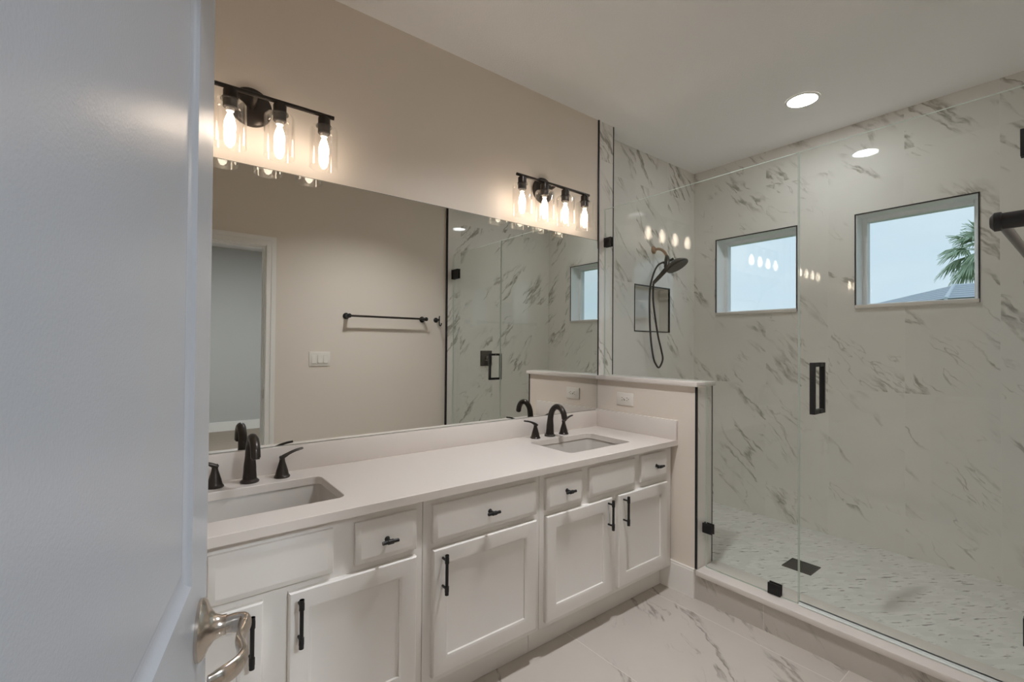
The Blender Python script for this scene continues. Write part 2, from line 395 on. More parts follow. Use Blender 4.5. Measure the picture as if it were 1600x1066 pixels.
# half wall with tiled end and shower side
struct(MB().box(XP, XT, YPW, -0.001, 0, 1.090).build('wall_half', [WALL]), 'beige half wall at the end of the vanity', 'wall')
pt = MB().box(XP+0.006, XT+0.002, YPW-0.008, YPW, 0.15, 1.089)
struct(pt.build('trim_1', TILE_SIDE), 'marble tile facing the narrow end of the half wall', 'tile')
struct(MB().box(XT, XT+0.006, YPW-0.008, 0, 0.15, 1.089).build('trim_2', TILE_SIDE), 'marble tile on the shower side of the half wall', 'tile')
struct(MB().box(XP-0.002, XP+0.006, YPW-0.010, YPW+0.001, 0.152, 1.089).build('trim_3', BLACK), 'black metal edge strip down the corner of the half wall', 'edge trim')
struct(MB().box(XT+0.001, XT+0.007, YPW-0.010, YPW-0.004, 0.152, 1.089).build('trim_4', BLACK), 'thin dark edge strip on the shower corner of the half wall end', 'edge trim')
struct(MB().box(XP-0.020, XT+0.018, YPW-0.020, 0.0, 1.090, 1.1145, bev=0.003).build('trim_5', QUARTZ), 'white stone cap on top of the half wall', 'ledge')
struct(MB().box(XP-0.004, XP+0.0045, -0.008, 0.002, 1.1145, H).build('trim_6', BLACK), 'black metal edge strip between mirror and tile, counter to ceiling', 'edge trim')
struct(MB().box(XT-0.003, XT+0.003, -0.004, 0.002, 1.1145, H).build('trim_7', BLACK), 'thin dark edge strip at the corner of the shower recess', 'edge trim')
struct(MB().box(XP-0.004, XP+0.004, YO, YOT+0.003, 0, H).build('trim_8', BLACK), 'black edge strip where tile meets paint on the doorway wall', 'edge trim')
n = 0.007
tn = MB(); tn.box(NX0-n, NX0, YN-0.003, YN+0.01, NZ0-n, NZ1+n); tn.box(NX1, NX1+n, YN-0.003, YN+0.01, NZ0-n, NZ1+n)
tn.box(NX0, NX1, YN-0.003, YN+0.01, NZ0-n, NZ0); tn.box(NX0, NX1, YN-0.003, YN+0.01, NZ1, NZ1+n)
struct(tn.build('trim_9', BLACK), 'black metal frame around the shower niche', 'edge trim')

# curb
cb = thing('shower_curb', 'marble-faced shower curb with white stone top under the glass', 'shower curb', (XP, -1.29, 0), kind='structure')
def rel(mb, t, name, mats, **k):
    o = mb.build(name, mats, t, **k); o.location = -Vector(t.location) if t.rotation_euler.z == 0 else o.location
    return o
rel(MB().box(XP, XT+0.01, YOT, YPW, 0, 0.1255), cb, 'curb_face', TILE_CURB)
rel(MB().box(XP-0.016, XT+0.033, YOT, YPW-0.0105, 0.1255, 0.1515, bev=0.003), cb, 'curb_top', QUARTZ)

# baseboards
struct(MB().box(XP-0.014, XP, YPW, -0.47, 0, 0.14).box(XP-0.011, XP, YPW, -0.47, 0.14, 0.15).build('baseboard_right', TRIMW), 'white baseboard at the foot of the half wall', 'baseboard')
struct(MB().box(DX1+0.095, XP-0.005, YO, YO+0.014, 0, 0.14).build('baseboard_front', TRIMW), 'white baseboard under the towel bar', 'baseboard')

# doorway: jambs, casing, strike plate
fr = thing('trim_10', 'white casing around the doorway, seen in the mirror', 'door frame', (DX1, YO, 0), kind='structure')
m = MB(); jt = 0.019
m.box(DX0-jt, DX0, YO-DT, YO, 0, DH); m.box(DX1, DX1+jt, YO-DT, YO, 0, DH); m.box(DX0-jt, DX1+jt, YO-DT, YO, DH, DH+jt)
m.box(DX1-0.011, DX1, YO-0.075, YO-0.04, 0, DH); m.box(DX0, DX1-0.011, YO-0.075, YO-0.04, DH-0.011, DH)
rel(m, fr, 'jamb', TRIMW)
m = MB()
for x0, x1 in ((DX1+0.006, DX1+0.072), (DX0-0.070, DX0-0.006)):
    m.box(x0, x1, YO, YO+0.0085, 0, DH+0.072)
    q0, q1 = (x0+0.034, x1) if x0 > 0 else (x0, x1-0.034)
    m.box(q0, q1, YO+0.0085, YO+0.0125, 0, DH+0.072)
m.box(DX0-0.006, DX1+0.006, YO, YO+0.0085, DH+0.006, DH+0.072); m.box(DX0-0.036, DX1+0.040, YO+0.0085, YO+0.0125, DH+0.040, DH+0.072)
rel(m, fr, 'casing', TRIMW)
rel(MB().box(DX1-0.0015, DX1, YO-0.032, YO-0.008, 0.885, 0.955), fr, 'strike_plate', NICKEL)['label'] = 'nickel strike plate'

# the room behind the doorway
HY0 = -6.1; HX0, HX1 = -1.6, 3.6
struct(MB().box(HX0, HX1, HY0, YO-DT, -0.1, 0).build('floor_hall', WOOD), 'brown wood floor of the next room, seen in the mirror', 'floor')
struct(MB().box(HX0-0.1, HX1+0.1, HY0-0.15, YO-DT, H, H+0.1).build('ceiling_hall', CEIL), 'ceiling of the next room', 'ceiling')
HWX0, HWX1, HWZ0, HWZ1 = 1.345, 2.3, 0.68, 2.18
struct(wall_holes(MB(), 1, HY0, HY0-0.15, [HX0, HWX0, HWX1, HX1], [0, HWZ0, HWZ1, H], {(1, 1)}).build('wall_hall', HALLW), 'grey wall of the next room, seen in the mirror', 'wall')
struct(MB().box(HX0-0.1, HX0, HY0-0.15, YO-DT, 0, H).build('wall_hall_left', HALLW), 'grey side wall of the next room', 'wall')
struct(MB().box(HX1, HX1+0.1, HY0-0.15, YO-DT, 0, H).build('wall_hall_right', HALLW), 'grey side wall on the right of the next room', 'wall')
struct(wall_holes(MB(), 1, YO-DT-0.001, YO-DT-0.02, [HX0, DX0-0.019, DX1+0.019, HX1], [0, DH+0.019, H], {(1, 0)}).build('wall_hall_near', HALLW), 'grey wall of the next room around the doorway', 'wall')
struct(MB().box(HX0, HX1, HY0, HY0+0.014, 0, 0.135).build('baseboard_hall', TRIMW), 'white baseboard of the next room, seen in the mirror', 'baseboard')
w3 = thing('window_3', 'tall window of the next room, a bright sliver in the mirror', 'window', (HWX0, HY0, HWZ0), kind='structure')
m = MB()
for x0, x1, z0, z1 in ((HWX0, HWX0+0.03, HWZ0, HWZ1), (HWX1-0.03, HWX1, HWZ0, HWZ1), (HWX0+0.03, HWX1-0.03, HWZ0, HWZ0+0.03), (HWX0+0.03, HWX1-0.03, HWZ1-0.03, HWZ1)):
    m.box(x0, x1, HY0-0.12, HY0-0.08, z0, z1)
rel(m, w3, 'window_frame', VINYL); rel(MB().box(HWX0+0.03, HWX1-0.03, HY0-0.102, HY0-0.098, HWZ0+0.03, HWZ1-0.03), w3, 'pane', PANE)

# shower windows
for i, (y0, y1) in enumerate(WIN):
    w = thing('window_%d' % (i+1), ['small square shower window next to the shower head corner', 'small square shower window with a palm and a roof outside'][i], 'window', (XW, (y0+y1)/2, WZ0), kind='structure')
    fx0, fx1 = XW+0.115, XW+0.175; fwid = 0.030
    m = MB()
    m.box(fx0, fx1, y0, y0+fwid, WZ0, WZ1); m.box(fx0, fx1, y1-fwid, y1, WZ0, WZ1)
    m.box(fx0, fx1, y0+fwid, y1-fwid, WZ0, WZ0+fwid); m.box(fx0, fx1, y0+fwid, y1-fwid, WZ1-fwid, WZ1)
    rel(m, w, 'window_frame', VINYL, bevel=0.003)
    rel(MB().box(fx0+0.028, fx0+0.034, y0+fwid, y1-fwid, WZ0+fwid, WZ1-fwid), w, 'pane', PANE)
    m = MB(); l = 0.004
    m.box(XW+0.001, fx0, y0, y0+l, WZ0, WZ1); m.box(XW+0.001, fx0, y1-l, y1, WZ0, WZ1); m.box(XW+0.001, fx0, y0+l, y1-l, WZ1-l, WZ1)
    rel(m, w, 'reveal', VINYL)
    rel(MB().box(XW-0.012, fx0, y0-0.004, y1+0.004, WZ0-0.006, WZ0+0.016, bev=0.002), w, 'sill', QUARTZ)['label'] = 'white stone sill'
    m = MB(); e = 0.0065
    m.box(XW-0.004, XW+0.004, y0-e, y0, WZ0-0.004, WZ1+e); m.box(XW-0.004, XW+0.004, y1, y1+e, WZ0-0.004, WZ1+e); m.box(XW-0.004, XW+0.004, y0, y1, WZ1, WZ1+e)
    rel(m, w, 'edge_trim', BLACK)['label'] = 'black metal edge trim'

# ---------------------------------------------------------------- open door in the foreground
door = thing('door_1', 'open white panelled door in the left foreground', 'door', (-0.1, -1.935, 0), math.atan2(0.9766, 0.2153), kind='structure')
DWD, DTK, ST = 0.762, 0.035, 0.112
zt, zb = 2.035, 0.012
rails = [(zb, 0.25), (0.80, 1.0), (1.92, zt)]
m = MB()
m.box(0, ST, 0, DTK, zb, zt); m.box(DWD-ST, DWD, 0, DTK, zb, zt)
for a, b in rails: m.box(ST, DWD-ST, 0, DTK, a, b)
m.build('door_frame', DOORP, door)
PR = [(0, 0), (0.003, -0.003), (0.010, -0.0065), (0.018, -0.0080), (0.026, -0.0055), (0.030, -0.0055)]
for a, b in ((0.25, 0.80), (1.0, 1.92)):
    m = MB()
    R = [[(ST+i, -d, a+i), (DWD-ST-i, -d, a+i), (DWD-ST-i, -d, b-i), (ST+i, -d, b-i)] for i, d in PR]
    R = [[(x, y, z) for x, y, z in r] for r in R]
    m.loft(R, False, True)
    R2 = [[(x, DTK-y, z) for x, y, z in r] for r in R]; m.loft(R2, False, True)
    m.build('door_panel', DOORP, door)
lev = MB()
hx, hz = 0.702, 0.920
lev.lathe([(0.0375, 0), (0.0375, 0.004), (0.034, 0.008), (0.024, 0.012), (0.016, 0.018), (0.0125, 0.026), (0.0125, 0.031)], (hx, 0, hz), (0, -1, 0), 40)
hd = lev.build('lever_handle', NICKEL, door); hd['label'] = 'satin nickel lever handle with a round rosette'
pth = spline([(hx, -0.029, hz), (hx-0.001, -0.043, hz), (hx-0.007, -0.0525, hz), (hx-0.020, -0.0525, hz-0.001), (hx-0.042, -0.0500, hz-0.001), (hx-0.064, -0.0545, hz), (hx-0.082, -0.0575, hz+0.001), (hx-0.099, -0.0525, hz+0.001), (hx-0.112, -0.040, hz+0.001), (hx-0.119, -0.027, hz+0.001)], 8)
rad = lerp_list([(0.0105, 0.0105), (0.0098, 0.0125), (0.0082, 0.014), (0.0062, 0.0125), (0.0052, 0.0105), (0.005, 0.0105), (0.0052, 0.011), (0.0055, 0.0115), (0.006, 0.0115), (0.004, 0.009)], 8)
MB().tube(pth, rad, 20).build('lever', NICKEL, hd)
MB().box(DWD, DWD+0.0012, 0.005, 0.030, 0.892, 0.948).build('latch_plate', NICKEL, door)
for z in (0.25, 1.02, 1.80):
    MB().cyl((-0.006, -0.002, z-0.045), (-0.006, -0.002, z+0.045), 0.006).build('hinge', NICKEL, door)

# ---------------------------------------------------------------- vanity
YB = -0.54            # face-frame plane
def pull(mb, x, z, half=0.068):
    y = YB-0.020
    for dz in (-0.048, 0.048):
        mb.cyl((x, y, z+dz), (x, y-0.030, z+dz), 0.0042, 12)
        mb.cyl((x, y-0.030, z+dz-0.009), (x, y-0.030, z+dz+0.009), 0.0074, 14)
    mb.cyl((x, y-0.030, z-half), (x, y-0.030, z+half), 0.0056, 14)
    mb.cyl((x, y-0.030, z-half), (x, y-0.030, z-half+0.016), 0.0068, 14); mb.cyl((x, y-0.030, z+half-0.016), (x, y-0.030, z+half), 0.0068, 14)
def knob(mb, x, z):
    y = YB-0.020
    mb.cyl((x, y, z), (x, y-0.026, z), 0.0055, 12); mb.lathe([(0.009, 0), (0.007, 0.003)], (x, y, z), (0, -1, 0), 16)
    mb.cyl((x-0.027, y-0.028, z), (x+0.027, y-0.028, z), 0.0056, 14)
    mb.cyl((x-0.009, y-0.028, z), (x+0.009, y-0.028, z), 0.0078, 14)
DOORR = [(0, 0), (0, 0.015), (0.004, 0.0195), (0.008, 0.020), (0.052, 0.020), (0.055, 0.0185), (0.060, 0.0165), (0.062, 0.011), (0.066, 0.0095)]
DRAWR = [(0, 0), (0, 0.0135), (0.003, 0.0155), (0.012, 0.0185), (0.015, 0.020), (0.018, 0.020)]
def cabinet(label, x0, x1, fronts):
    t = thing('vanity_cabinet', label, 'cabinet', ((x0+x1)/2, -0.27, 0), group='white vanity cabinets')
    g = 0.0009
    m = MB()
    m.box(x0+g, x1-g, YB, YB+0.0185, 0.125, 0.7685, bev=0.0012)
    m.box(x0+g, x0+0.016, YB+0.0185, -0.0015, 0.125, 0.7685); m.box(x1-0.016, x1-g, YB+0.0185, -0.0015, 0.125, 0.7685)
    m.box(x0+0.016, x1-0.016, YB+0.0185, -0.0015, 0.125, 0.141); m.box(x0+0.016, x1-0.016, -0.0075, -0.0015, 0.141, 0.7685)
    rel(m, t, 'cabinet_body', CAB)
    rel(MB().box(x0+g, x1-g, -0.475, -0.004, 0.001, 0.1255), t, 'toe_kick', CAB)
    for kind, a, b, z0, z1, hw in fronts:
        nm = {'door': 'door', 'drawer': 'drawer', 'false': 'false_front'}[kind]
        fo = rel(MB().front(a, b, z0, z1, YB+0.0005, DOORR if kind == 'door' else DRAWR), t, nm, CAB)
        if hw:
            m = MB(); (pull if kind == 'door' else knob)(m, *hw)
            h = m.build('handle' if kind == 'door' else 'knob', BLACK, fo)
            h['label'] = 'black bar pull' if kind == 'door' else 'black T-bar knob'
    return t
ZD0, ZD1, ZW0, ZW1 = 0.150, 0.588, 0.611, 0.742
cabinet('white sink cabinet nearest the open door, under the left basin', -0.175, 0.735, [
    ('drawer', -0.147, 0.060, ZW0, ZW1, (-0.045, 0.676)), ('false', 0.118, 0.434, ZW0, ZW1, None), ('drawer', 0.500, 0.706, ZW0, ZW1, (0.600, 0.672)),
    ('door', -0.147, 0.247, ZD0, ZD1, (0.216, 0.503)), ('door', 0.312, 0.706, ZD0, ZD1, (0.338, 0.509))])
cabinet('white cabinet between the two sink cabinets with one wide drawer over one door', 0.735, 1.265, [
    ('drawer', 0.768, 1.238, ZW0, ZW1, (1.003, 0.675)), ('door', 0.768, 1.238, ZD0, ZD1, (0.803, 0.508))])
cabinet('white sink cabinet under the far basin, against the half wall', 1.265, 2.205, [
    ('drawer', 1.292, 1.508, ZW0, ZW1+0.003, (1.405, 0.678)), ('false', 1.553, 1.879, ZW0+0.004, ZW1+0.004, None), ('drawer', 1.931, 2.150, ZW0+0.008, ZW1+0.007, (2.047, 0.686)),
    ('door', 1.292, 1.706, ZD0, ZD1, (1.674, 0.520)), ('door', 1.752, 2.150, ZD0, ZD1, (1.785, 0.516))])
# worktop with two cut-outs
def rrect(cx, cy, hx, hy, r, n=6):
    out = []
    for k, (sx, sy) in enumerate(((1, 1), (-1, 1), (-1, -1), (1, -1))):
        for i in range(n+1):
            a = PI/2*k + PI/2*i/n
            out.append((cx+sx*(hx-r)+r*math.cos(a), cy+sy*(hy-r)+r*math.sin(a)))
    return out
SINKS = [(0.278, -0.302), (1.757, -0.302)]; SHX, SHY = 0.225, 0.152
wt = thing('vanity_worktop', 'long white quartz worktop over the vanity cabinets with two basins set in', 'countertop', (1.0, 0, ZC))
bm = bmesh.new(); loops = [[(XL+0.004, -0.0008), (XP-0.0008, -0.0008), (XP-0.0008, -0.5725), (XL+0.004, -0.5725)]] + [rrect(cx, cy, SHX, SHY, 0.03) for cx, cy in SINKS]
es = []
for lp in loops:
    vs = [bm.verts.new((x, y, ZC)) for x, y in lp]
    es += [bm.edges.new((vs[i], vs[(i+1) % len(vs)])) for i in range(len(vs))]
bmesh.ops.triangle_fill(bm, use_beauty=True, use_dissolve=False, edges=es)
bmesh.ops.recalc_face_normals(bm, faces=bm.faces[:])
if bm.faces[:][0].normal.z < 0: bmesh.ops.reverse_faces(bm, faces=bm.faces[:])
r = bmesh.ops.extrude_face_region(bm, geom=bm.faces[:])
bmesh.ops.translate(bm, verts=[v for v in r['geom'] if isinstance(v, bmesh.types.BMVert)], vec=(0, 0, -0.0295))
m = MB(); m.bm.free(); m.bm = bm
rel(m, wt, 'top_slab', QUARTZ, bevel=0.002)
ZB = 0.8975
tag(MB().box(XL+0.004, XP-0.021, -0.0205, -0.0008, ZC+0.0002, ZB, bev=0.0015).build('backsplash', QUARTZ), 'low white quartz backsplash strip running under the mirror', 'backsplash')
tag(MB().box(XP-0.0205, XP-0.0008, -0.5725, -0.0008, ZC+0.0002, ZB+0.006, bev=0.0015).build('side_splash', QUARTZ), 'short white quartz splash against the half wall below the outlet', 'backsplash')
# sinks
for i, (cx, cy) in enumerate(SINKS):
    t = thing('sink', ['white rectangular undermount basin nearest the open door', 'white rectangular undermount basin nearest the half wall'][i], 'sink', (cx, cy, ZC-0.03), group='undermount basins')
    m = MB(); rings = []
    for off, z, rr in ((0.03, -0.0005, 0.04), (0.0015, -0.0005, 0.032), (0.0, -0.004, 0.032), (-0.006, -0.06, 0.036), (-0.014, -0.128, 0.042), (-0.026, -0.144, 0.05), (-0.05, -0.150, 0.05), (-0.10, -0.153, 0.03)):
        rings.append([(x, y, z) for x, y in rrect(0, 0, SHX+0.004+off, SHY+0.004+off, rr)])
    inner = [[(x, y, z) for x, y, z in r_] for r_ in rings]
    outer = [[(x, y, z-0.010) for x, y, z in r_] for r_ in rings]
    m.loft(inner, False, True, 0, True); m.loft(outer, False, True, 0, True)
    # rim between inner and outer shell
    m.loft([[(x, y, -0.0005) for x, y, z in rings[0]], [(x, y, -0.0105) for x, y, z in rings[0]]], False, False)
    m.build('bowl', CERAM, t)
    MB().lathe([(0.024, 0), (0.024, 0.003), (0.016, 0.0035), (0.014, 0.002)], (0, 0.02, -0.153), (0, 0, 1), 24).build('drain_stopper', ORB, t)
# faucets
def faucet(x, label):
    t = thing('faucet', label, 'faucet', (x, -0.088, ZC), group='widespread faucets')
    m = MB()
    m.lathe([(0.0, 0), (0.030, 0), (0.031, 0.005), (0.027, 0.009), (0.0225, 0.013)], (0, 0, 0), (0, 0, 1), 32)
    ps = spline([(0, 0, 0.008), (0, -0.001, 0.05), (0, -0.004, 0.10), (0, -0.016, 0.140), (0, -0.047, 0.166), (0, -0.083, 0.162), (0, -0.106, 0.138), (0, -0.115, 0.108)], 8)
    rs = lerp_list([0.0235, 0.0205, 0.0165, 0.0155, 0.0155, 0.0155, 0.0155, 0.0155], 8)
    m.tube(ps, rs, 24, upv=(1, 0, 0))
    m.cyl((0, -0.1145, 0.110), (0, -0.1165, 0.103), 0.0125, 20)
    m.build('spout', ORB, t)
    for s in (-1, 1):
        m = MB()
        m.lathe([(0.0, 0), (0.027, 0), (0.028, 0.004), (0.024, 0.009), (0.0225, 0.014), (0.0195, 0.028), (0.0145, 0.045), (0.0105, 0.058), (0.0095, 0.066), (0.0105, 0.074), (0.009, 0.079), (0, 0.080)], (s*0.106, 0.0, 0), (0, 0, 1), 28, 0, False, False)
        px = s*0.106
        m.tube(spline([(px-s*0.009, -0.002, 0.070), (px+s*0.006, -0.002, 0.077), (px+s*0.026, -0.001, 0.087), (px+s*0.048, 0.002, 0.094), (px+s*0.072, 0.006, 0.098)], 6),
               lerp_list([(0.0095, 0.006), (0.0100, 0.0075), (0.0085, 0.0055), (0.0085, 0.0048), (0.0085, 0.004)], 6), 16)
        m.build('handle', ORB, t)
    return t
faucet(0.279, 'dark bronze gooseneck faucet behind the basin nearest the open door')
faucet(1.739, 'dark bronze gooseneck faucet behind the basin nearest the half wall')
# mirror
mr = thing('wall_mirror', 'long frameless mirror above the vanity backsplash', 'mirror', (1.0, 0, 0.898))
rel(MB().box(XL+0.012, XP-0.006, -0.0058, -0.0012, 0.8990, 1.9665), mr, 'mirror_pane', MIRROR)
e = MB(); 
e.box(XL+0.012, XP-0.006, -0.0060, -0.001, 1.9665, 1.9685); e.box(XL+0.012, XP-0.006, -0.0060, -0.001, 0.8978, 0.8996); e.box(XP-0.006, XP-0.0045, -0.0062, -0.001, 0.8978, 1.9685)
rel(e, mr, 'mirror_edge', MIRROREDGE)
# outlet
t = thing('power_outlet', 'white double socket plate on the half wall above the side splash', 'outlet', (XP, -0.2215, 0.985))
MB().box(-0.006, -0.0002, -0.060, 0.060, -0.037, 0.037, bev=0.002).build('cover_plate', PLASTIC, t)
m = MB().box(-0.0075, -0.005, -0.034, 0.034, -0.0165, 0.0165, bev=0.001); m.build('socket_face', PLASTIC, t)
m = MB()
for oy in (-0.0175, 0.0175):
    m.box(-0.0082, -0.007, oy-0.0045, oy+0.0045, 0.006, 0.0085); m.box(-0.0082, -0.007, oy-0.004, oy+0.004, -0.0085, -0.006); m.cyl((-0.0082, oy-0.0105, 0), (-0.007, oy-0.0105, 0), 0.0028, 10)
m.box(-0.0082, -0.007, -0.003, 0.003, -0.009, -0.002)
m.build('slots', SLOT, t)

# ---------------------------------------------------------------- wall lights
def vanity_light(cx, label):
    t = thing('vanity_light', label, 'wall light', (cx, 0, 2.187), group='four-bulb vanity lights')
    yb = -0.112
    m = MB().lathe([(0.072, 0), (0.072, 0.010), (0.069, 0.016), (0.055, 0.0235), (0.02, 0.026), (0.0, 0.026)], (0, -0.001, -0.002), (0, -1, 0), 48, 0, True, False)
    m.build('backplate', ORB, t)
    MB().tube(spline([(0, -0.020, -0.012), (0, -0.06, -0.012), (0, -0.098, -0.006), (0, yb, 0)], 6), 0.008, 14).build('arm', ORB, t)
    m = MB().cyl((-0.272, yb, 0), (0.272, yb, 0), 0.0078, 20)
    m.build('bar', ORB, t)
    for k in range(4):
        x = -0.2355+0.157*k
        m = MB()
        m.lathe([(0.0, -0.003), (0.012, -0.003), (0.013, -0.010), (0.0215, -0.011), (0.0225, -0.014), (0.0225, -0.042), (0.030, -0.0425), (0.030, -0.046), (0.0225, -0.0465), (0.0225, -0.070), (0.0205, -0.072), (0.014, -0.072)], (x, yb, 0), (0, 0, 1), 28, 0, False, True)
        so = m.build('socket', ORB, t)
        m = MB(); q = 0.0022
        prof = [(0.024, -0.047), (0.034, -0.0475), (0.046, -0.050), (0.0505, -0.056), (0.052, -0.064), (0.052, -0.205)]
        m.lathe(prof + [(0.0497, -0.205), (0.0497, -0.065), (0.0482, -0.058), (0.0445, -0.0525), (0.034, -0.050), (0.024, -0.0495)], (x, yb, 0), (0, 0, 1), 40, 0, False, False)
        m.build('glass_shade', SHADE, t)
        m = MB().lathe([(0.0, -0.066), (0.013, -0.070), (0.0135, -0.078), (0.0125, -0.084), (0.0, -0.085)], (x, yb, 0), (0, 0, 1), 20, 0, False, False)
        m.build('bulb_base', PLASTIC, so)
        m = MB().lathe([(0.0, -0.083), (0.0062, -0.086), (0.0085, -0.094), (0.0135, -0.108), (0.0175, -0.124), (0.0188, -0.138), (0.0175, -0.152), (0.0125, -0.166), (0.006, -0.173), (0.0, -0.175)], (x, yb, 0), (0, 0, 1), 24, 0, False, False)
        b_ = m.build('bulb', BULB, so); b_['label'] = 'lit bulb'
    return t
vanity_light(0.278, 'black four-bulb wall light above the mirror, partly hidden by the open door')
vanity_light(1.745, 'black four-bulb wall light above the mirror, beside the shower')

# recessed shower light, plus two added lamps out of view
def can(x, y, label, lens=LENS, name='recessed_light', z=H, r=0.075, shroud=0.0):
    t = thing(name, label, 'ceiling light', (x, y, z))
    if shroud: MB().lathe([(r+0.012, 0), (r+0.012, -shroud), (r+0.004, -shroud), (r+0.004, -0.0)], (0, 0, -0.0002), (0, 0, 1), 48, 0, False, False).build('baffle', BLACK, t)  # shroud keeps the added lamp's light off the upper walls
    else: MB().lathe([(r+0.014, 0), (r+0.014, -0.003), (r+0.008, -0.006), (r, -0.0055), (r, 0.0)], (0, 0, -0.0002), (0, 0, 1), 48, 0, False, False).build('trim_ring', TRIMW, t)
    MB().lathe([(r, -0.0012), (r, -0.0035)], (0, 0, 0), (0, 0, 1), 48).build('lens', lens, t)['label'] = 'lit round lens'
    return t
can(2.960, -0.905, 'round recessed ceiling light over the shower')
can(1.35, -0.98, 'added round black ceiling fill lamp over the floor in front of the vanity, out of view', LENSFILL, 'fill_downlight', shroud=0.066, r=0.062)  # added lamp outside the view, brightens floor and cabinet fronts
can(0.9, -3.6, 'added round ceiling fill lamp of the next room, out of view', HALLFILL, r=0.16)  # added unseen lamp, sends cool light through the doorway

# ---------------------------------------------------------------- shower glass
GT = 0.010
def pane_yz(poly, x0, x1):
    """glass plate in a plane of constant x: faces material 0, edges material 1"""
    m = MB(); A = [m.bm.verts.new((x0, y, z)) for y, z in poly]; B = [m.bm.verts.new((x1, y, z)) for y, z in poly]
    m.bm.faces.new(A); m.bm.faces.new(B[::-1])
    for i in range(len(poly)):
        j = (i+1) % len(poly); f = m.bm.faces.new((A[i], A[j], B[j], B[i])); f.material_index = 1
    return m
YGE = -1.1307; GZ1 = 2.179
gp = thing('shower_glass_panel', 'fixed clear glass panel standing on the half wall and curb', 'glass panel', (XG, -0.5, 1.1145))
rel(pane_yz([(-0.003, 1.116), (-0.003, GZ1), (YGE, GZ1), (YGE, 0.1525), (YPW-0.024, 0.1525), (YPW-0.024, 1.116)], XG-GT/2, XG+GT/2), gp, 'glass_pane', [GLASS, GLASSEDGE])
def clamp(y0, y1, z0, z1):
    m = MB(); m.box(XG-GT/2-0.009, XG-GT/2-0.0002, y0, y1, z0, z1, bev=0.002); m.box(XG+GT/2+0.0002, XG+GT/2+0.009, y0, y1, z0, z1, bev=0.002)
    return rel(m, gp, 'glass_clamp', BLACK)
clamp(-0.062, -0.0035, 1.934, 1.994)['label'] = 'black clamp at the top of the tile strip'
clamp(YPW-0.062, YPW-0.0095, 0.329, 0.380)['label'] = 'black clamp at the half wall end'
clamp(-1.060, -1.005, 0.1535, 0.203)['label'] = 'black clamp on the curb'
gd = thing('shower_glass_door', 'frameless clear glass shower door with a black pull handle', 'glass door', (XG, YOT, 0.16))
YD0, YD1 = YOT+0.006, YGE-0.005
rel(pane_yz([(YD0, 0.166), (YD0, GZ1), (YD1, GZ1), (YD1, 0.166)], XG-GT/2, XG+GT/2), gd, 'glass_pane', [GLASS, GLASSEDGE])
for z in (0.362, 1.985):
    m = MB(); m.box(XG-GT/2-0.010, XG-GT/2-0.0002, YOT+0.020, YOT+0.106, z-0.046, z+0.046, bev=0.002); m.box(XG+GT/2+0.0002, XG+GT/2+0.010, YOT+0.020, YOT+0.106, z-0.046, z+0.046, bev=0.002)
    m.box(XG-0.022, XG+0.022, YOT+0.0008, YOT+0.007, z-0.046, z+0.046, bev=0.001); m.box(XG-0.012, XG+0.012, YOT+0.006, YOT+0.021, z-0.036, z+0.036)
    rel(m, gd, 'hinge', BLACK)
HYc = -1.207; m = MB()
for sgn in (-1, 1):
    xa = XG+sgn*(GT/2+0.0002); xb = XG+sgn*0.055; x0, x1 = min(xa, xb), max(xa, xb); bx0, bx1 = (xb-0.008, xb+0.008)
    m.box(bx0, bx1, HYc-0.010, HYc+0.010, 1.010, 1.232, bev=0.0015)
    for z in (1.019, 1.223): m.box(x0, x1, HYc-0.009, HYc+0.009, z-0.009, z+0.009)
rel(m, gd, 'pull_handle', BLACK)['label'] = 'black square pull handle'
m = MB().box(XG-0.007, XG+0.007, YD0, YD1, 0.1535, 0.166); m.box(XG-0.016, XG-0.007, YD0, YD1, 0.1535, 0.158)
rel(m, gd, 'bottom_seal', SEAL)['label'] = 'clear bottom seal'

# ---------------------------------------------------------------- shower fittings
sx, sz = 2.975, 2.030
t = thing('hand_shower', 'bronze shower head with a hanging hose above the niche', 'shower head', (sx, YN, sz))
MB().lathe([(0.030, 0), (0.030, 0.004), (0.022, 0.012), (0.013, 0.018)], (0, -0.0005, 0), (0, -1, 0), 28).build('wall_flange', WARMBR, t)
SO = Vector((sx, YN, sz))
def sp_(*p): return [Vector(q)-SO for q in p]
MB().tube(spline(sp_((2.975, 0.10, 2.03), (2.974, 0.06, 2.028), (2.966, 0.015, 2.000), (2.950, -0.020, 1.955)), 8), 0.0105, 16).build('shower_arm', WARMBR, t)['label'] = 'bare bronze arm'
m = MB()
m.tube(sp_((2.951, -0.018, 1.958), (2.936, -0.030, 1.938), (2.920, -0.040, 1.918), (2.905, -0.046, 1.895), (2.896, -0.048, 1.870)), [0.014, 0.019, 0.020, 0.018, 0.016], 18)
m.tube(sp_((2.900, -0.02, 1.905), (2.925, -0.045, 1.915), (2.952, -0.07, 1.935)), 0.009, 14)
m.build('holder', BRONZE, t)
m = MB()
m.tube(spline(sp_((2.842, 0.020, 1.757), (2.868, -0.015, 1.805), (2.893, -0.050, 1.853), (2.915, -0.080, 1.878)), 6), lerp_list([0.0115, 0.0150, 0.0175, 0.026], 6), 18)
hdir = Vector((0.10, -0.50, -0.86)).normalized()
m.lathe([(0.0, -0.046), (0.020, -0.044), (0.044, -0.034), (0.068, -0.015), (0.080, -0.002), (0.081, 0.006), (0.077, 0.011), (0.0, 0.012)], sp_((2.935, -0.112, 1.878))[0], hdir, 40, 0, False, False)
m.build('spray_head', BRONZE, t)
